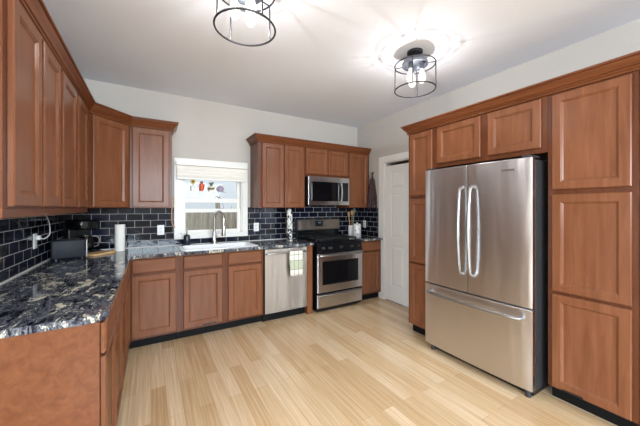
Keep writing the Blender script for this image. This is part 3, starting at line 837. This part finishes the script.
# paper towels
pt = thing('paper_towel_roll', 'white paper towel roll standing upright on the back counter', 'paper towels', (-0.277, 3.63, ZT))
MB().lathe([(0.018, 0.0), (0.045, 0.0), (0.046, 0.003), (0.046, 0.272), (0.045, 0.275), (0.018, 0.275), (0.018, 0.0)], seg=28, cap0=False, cap1=False).build('paper', M['paper'], pt, True)
MB().lathe([(0.0175, 0.001), (0.0175, 0.276), (0.016, 0.276), (0.016, 0.001)], seg=16, cap0=False, cap1=False).build('core', M['cardboard'], pt, True)
# soap dispenser
so = thing('soap_dispenser', 'dark navy soap dispenser with pump at the left of the sink', 'soap dispenser', (0.365, 3.69, gt + 0.011))
MB().lathe([(0.0, 0), (0.034, 0.0), (0.036, 0.006), (0.036, 0.105), (0.030, 0.118), (0.015, 0.124), (0.014, 0.132), (0.0, 0.133)], seg=24).build('bottle', M['navy'], so, True)
MB().tube([(0, 0, 0.132), (0, 0, 0.19)], 0.006, 8).tube([(0, 0, 0.188), (-0.012, -0.03, 0.192), (-0.016, -0.045, 0.184)], [0.008, 0.006, 0.005], 8).build('pump', M['chrome'], so, True)
# patterned tower
m = mat('black_white_pattern', (230, 228, 224), 0.5); n = N(m)
tc = n.new('ShaderNodeTexCoord'); sp2 = n.new('ShaderNodeSeparateXYZ'); n.link(tc.outputs['Object'], sp2.inputs[0])
vo = n.noise(n.coords((24, 24, 17)), 1.0, 1, 0.4, 1.6)
n.color(n.ramp(vo.outputs['Fac'], [(0.485, (24, 24, 28)), (0.52, (232, 230, 224))]))
tr_ = thing('patterned_canister', 'tall narrow black and white patterned column on the counter left of the range', 'canister', (1.645, 3.60, ZT))
MB().lathe([(0.0, 0), (0.042, 0.0), (0.042, 0.012), (0.040, 0.016), (0.040, 0.412), (0.030, 0.42), (0.0, 0.421)], seg=28).build('body', m, tr_, True)
MB().lathe([(0.024, 0.4215), (0.024, 0.428), (0.008, 0.436), (0.0, 0.437)], seg=20).build('lid', M['plate'], tr_, True)
# white canister and utensil crock at the right
m = mat('marbled_ceramic', (230, 230, 230), 0.3); n = N(m)
nz = n.noise(n.coords((1, 1, 1)), 22, 5, 0.6, 1.5)
n.color(n.ramp(nz.outputs['Fac'], [(0.40, (150, 152, 158)), (0.5, (226, 226, 226)), (0.8, (240, 240, 240))]))
cn = thing('ceramic_canister', 'white grey-marbled canister on the short counter right of the range', 'canister', (2.715, 3.47, ZT))
MB().lathe([(0.0, 0), (0.054, 0.0), (0.058, 0.006), (0.058, 0.175), (0.055, 0.18), (0.0, 0.18)], seg=28).build('jar', m, cn, True)
MB().lathe([(0.059, 0.181), (0.059, 0.195), (0.05, 0.205), (0.012, 0.208), (0.014, 0.222), (0.0, 0.225)], seg=28).build('lid', m, cn, True)
ck = (2.735, 3.64)
co = thing('utensil_crock', 'slim white crock of cooking utensils behind the marbled canister', 'crock', (ck[0], ck[1], ZT))
MB().lathe([(0.0, 0), (0.048, 0.0), (0.052, 0.006), (0.052, 0.17), (0.046, 0.17), (0.046, 0.01), (0.0, 0.01)], seg=24).build('pot', M['plate'], co, True)
def spoon(label, a, lean, L, colr, wide=0.026):
    ms = mat('utensil', colr, 0.6)
    ax = Vector((math.cos(a) * lean, math.sin(a) * lean, 1)).normalized()
    base = Vector((ck[0] + 0.01 * math.cos(a), ck[1] + 0.01 * math.sin(a), ZT + 0.013))
    r = thing('cooking_spoon', label, 'utensil', base, group='utensils in the crock')
    MB().tube([ax * 0.0, ax * (L - 0.06)], 0.0055, 8).build('handle', ms, r, True)
    q = ax.to_track_quat('Z', 'Y').to_matrix().to_4x4()
    MB().lathe([(0.004, 0), (wide * 0.8, 0.02), (wide, 0.045), (wide * 0.7, 0.075), (0.0, 0.085)], seg=16).move(Matrix.Diagonal((1, 0.35, 1, 1))).move(Matrix.Translation(ax * (L - 0.062)) @ q).build('bowl', ms, r, True)
spoon('wooden spoon leaning left in the utensil crock', PI, 0.14, 0.36, (206, 170, 120))
spoon('tan wooden spoon standing in the middle of the utensil crock', 4.4, 0.06, 0.38, (186, 138, 88))
spoon('pale green spoon leaning right in the utensil crock', 0.0, 0.12, 0.41, (128, 150, 138), 0.032)

# outlets
def outlet(label, loc, rz):
    r = thing('wall_outlet', label, 'outlet', loc, rz, 'wall outlets')
    MB().nested(-0.036, 0.036, -0.058, 0.058, [(0, -0.0005), (0, -0.003), (0.003, -0.006), (0.0035, -0.006)]).build('cover_plate', M['plate'], r)
    for z in (-0.022, 0.022): MB().box(-0.015, 0.015, -0.0078, -0.0062, z - 0.013, z + 0.013, 0.0006).build('socket', mat('socket_white', (222, 222, 220), 0.4), r)
    return r
outlet('white outlet on the back tile left of the window', (0.10, YB - t, 1.105), 0)
outlet('white outlet on the back tile right of the window', (1.245, YB - t, 1.10), 0)
outlet('small white outlet on the right side tile by the utensils', (XR - t, 3.63, 1.10), -PI / 2)
outlet('white outlet on the left wall tile with a cord plugged in', (XL + t, 2.985, 1.11), PI / 2)
cp = [(XL + t + 0.028, 2.985, 1.135), (-0.713, 2.995, 1.124), (-0.690, 3.03, 1.150), (-0.685, 3.025, 1.195), (-0.675, 2.957, 1.255), (-0.662, 2.82, 1.310), (-0.655, 2.70, 1.340), (-0.65, 2.64, 1.358)]
def smoothpts(p, k=6):
    p = [Vector(q) for q in p]; out = []
    for i in range(len(p) - 1):
        a, b, c, d = p[max(i - 1, 0)], p[i], p[i + 1], p[min(i + 2, len(p) - 1)]
        for j in range(k):
            s = j / k
            out.append(0.5 * ((2 * b) + (c - a) * s + (2 * a - 5 * b + 4 * c - d) * s * s + (3 * b - a - 3 * c + d) * s ** 3))
    return out + [p[-1]]
pc = thing('power_cord', 'white power cord looping from the left outlet up to the cabinet underside', 'cord', cp[0])
T0 = Matrix.Translation(-Vector(cp[0]))
MB().tube(smoothpts(cp), 0.0035, 8).move(T0).build('cable', M['plate'], pc, True)
MB().box(XL + t + 0.009, XL + t + 0.034, 2.970, 3.0, 1.118, 1.152, 0.004).move(T0).build('plug', M['plate'], pc)

# tan strap hanging beside the cabinet by the window
sp_ = [(0.215, 3.74, 1.46), (0.212, 3.74, 1.36), (0.208, 3.74, 1.27), (0.212, 3.745, 1.20), (0.224, 3.75, 1.155), (0.244, 3.77, 1.135)]
st_ = thing('hanging_strap', 'tan strap hanging from the end of the cabinet left of the window', 'strap', sp_[0])
MB().tube(smoothpts(sp_), 0.006, 8).move(Matrix.Translation(-Vector(sp_[0]))).build('cord', M['leather'], st_, True)
MB().tube([(0, 0, 0.03), (0, 0, 0.0), (-0.004, 0, -0.06), (0, 0, -0.10)], [0.006, 0.014, 0.016, 0.006], 10).build('knot', M['leather'], st_, True)

# dried chilli bunch on the right wall
ch = thing('chilli_bunch', 'dark dried chilli bunch hanging on the wall beside the white door', 'dried chillies', (XR - 0.045, 3.40, 1.90))
mpod = mat('dried_chilli', (62, 34, 38), 0.45)
MB().tube([(0.035, 0, 0.02), (0, 0, 0.0), (0, 0, -0.08)], 0.006, 8).build('cord', mat('raffia', (92, 74, 50), 0.8), ch, True)
MB().lathe([(0.006, 0.012), (0.018, 0.0), (0.010, -0.03), (0.014, -0.06)], seg=10).build('tie', mat('raffia_tie', (58, 48, 40), 0.8), ch, True)
pod = MB()
for k in range(80):
    f = (k + 0.5) / 80; a = k * 2.4; rad = 0.014 + 0.044 * min(1, f * 1.6)
    p0 = Vector((rad * math.cos(a) * 0.7, rad * math.sin(a), -0.06 - 0.42 * f)); L = 0.10
    dr = Vector((0.012 * math.cos(a), 0.02 * math.sin(a), -L))
    pod.tube([p0, p0 + dr * 0.4 + Vector((0.004 * math.cos(a), 0.008 * math.sin(a), 0)), p0 + dr], [0.006, 0.015, 0.002], 6)
po = pod.build('chilli_pods', mpod, ch, True); po['kind'] = 'stuff'
ds_ = MB()
for q in ((-0.035, -0.08, -0.47), (-0.02, -0.07, -0.50), (-0.03, -0.05, -0.44)): ds_.tube([(0, -0.02, -0.30), (q[0] * 0.5, q[1] * 0.5, -0.37), q], [0.003, 0.003, 0.002], 6)
ds_.build('dry_stems', mat('straw', (150, 130, 104), 0.8), ch, True)

# little shelf on the window glass with ornaments
wsy = YB + 0.03
ws = thing('window_shelf', 'clear shelf fixed across the upper window pane', 'shelf', (0.62, wsy, 1.565))
MB().box(-0.22, 0.22, -0.055, 0.028, 0.0, 0.006, 0.001).build('shelf_board', M['acrylic'], ws)
MB().box(-0.22, 0.22, 0.024, 0.028, 0.0065, 0.05).build('back_plate', M['acrylic'], ws)
zs = 1.565 + 0.007
def pot(name, label, x, r_, h_, colr, cat):
    o = thing(name, label, cat, (x, wsy - 0.024, zs))
    MB().lathe([(0.0, 0), (r_ * 0.8, 0), (r_, h_), (r_ * 0.86, h_), (r_ * 0.7, 0.006), (0, 0.006)], seg=20).build('pot', mat(name + '_glaze', colr, 0.4), o, True)
    return o
p1 = pot('flower_pot', 'white pot with a yellow flower, leftmost on the window shelf', 0.445, 0.032, 0.06, (236, 234, 226), 'plant pot')
MB().tube([(0, 0, 0.01), (0.003, 0, 0.10)], 0.003, 6).build('stem', mat('stem_green', (84, 110, 60), 0.7), p1, True)
fl = MB()
for k in range(10):
    a = 2 * PI * k / 10
    fl.lathe([(0.001, 0), (0.010, 0.012), (0.008, 0.024), (0.0, 0.032)], seg=8, mtx=Matrix.Translation((0.003, -0.006, 0.115)) @ Matrix.Rotation(a, 4, 'Y') @ Matrix.Diagonal((1, 0.3, 1, 1)))
fl.build('petals', mat('petal_yellow', (206, 178, 62), 0.6), p1, True)
MB().lathe([(0.0, 0.0), (0.013, 0.003), (0.010, 0.010), (0, 0.012)], (0.003, -0.006, 0.115), 12, Matrix.Rotation(PI / 2, 4, 'X')).build('flower_eye', mat('flower_brown', (110, 84, 40), 0.7), p1, True)
p2 = thing('orange_jar', 'orange red jar in the middle of the window shelf', 'jar', (0.550, wsy - 0.018, zs))
MB().lathe([(0.0, 0), (0.028, 0.002), (0.032, 0.015), (0.032, 0.085), (0.018, 0.10), (0.015, 0.104)], seg=22).build('body', mat('orange_glaze', (214, 88, 48), 0.3), p2, True)
MB().lathe([(0.016, 0.105), (0.018, 0.107), (0.018, 0.122), (0.0, 0.124)], seg=18).build('cap', mat('cap_brown', (120, 70, 56), 0.5), p2, True)
p3 = pot('succulent_pot', 'white and tan pot with a green plant, right of the orange jar', 0.662, 0.042, 0.062, (226, 220, 200), 'plant pot')
MB().lathe([(0.0385, 0.020), (0.0415, 0.022), (0.0440, 0.043), (0.0420, 0.045)], seg=20, cap0=False, cap1=False).build('band', mat('pot_band', (132, 110, 84), 0.6), p3, True)
lv = MB()
for k in range(14):
    a = k * 2.4; l = 0.03 + 0.004 * (k % 4)
    lv.tube([(0, 0, 0.05), (0.4 * l * math.cos(a), 0.4 * l * math.sin(a) * 0.8, 0.05 + 0.05), (l * math.cos(a), l * math.sin(a) * 0.8, 0.05 + 0.055 + 0.008 * (k % 3))], [0.004, 0.008, 0.002], 6)
lv.build('leaves', mat('succulent_green', (92, 122, 92), 0.6), p3, True)
p4 = thing('purple_ornament', 'small purple and white shell-like ornament at the right end of the shelf', 'ornament', (0.775, wsy - 0.018, zs))
MB().lathe([(0.0, 0), (0.03, 0.002), (0.05, 0.02), (0.046, 0.05), (0.02, 0.072), (0.0, 0.075)], seg=20, mtx=Matrix.Diagonal((1.0, 0.55, 1, 1))).build('shell', mat('mauve', (168, 148, 170), 0.4), p4, True)
MB().lathe([(0.0, 0.0), (0.016, 0.003), (0.018, 0.016), (0.0, 0.026)], (0.044, -0.022, 0), 14).build('white_tip', M['plate'], p4, True)
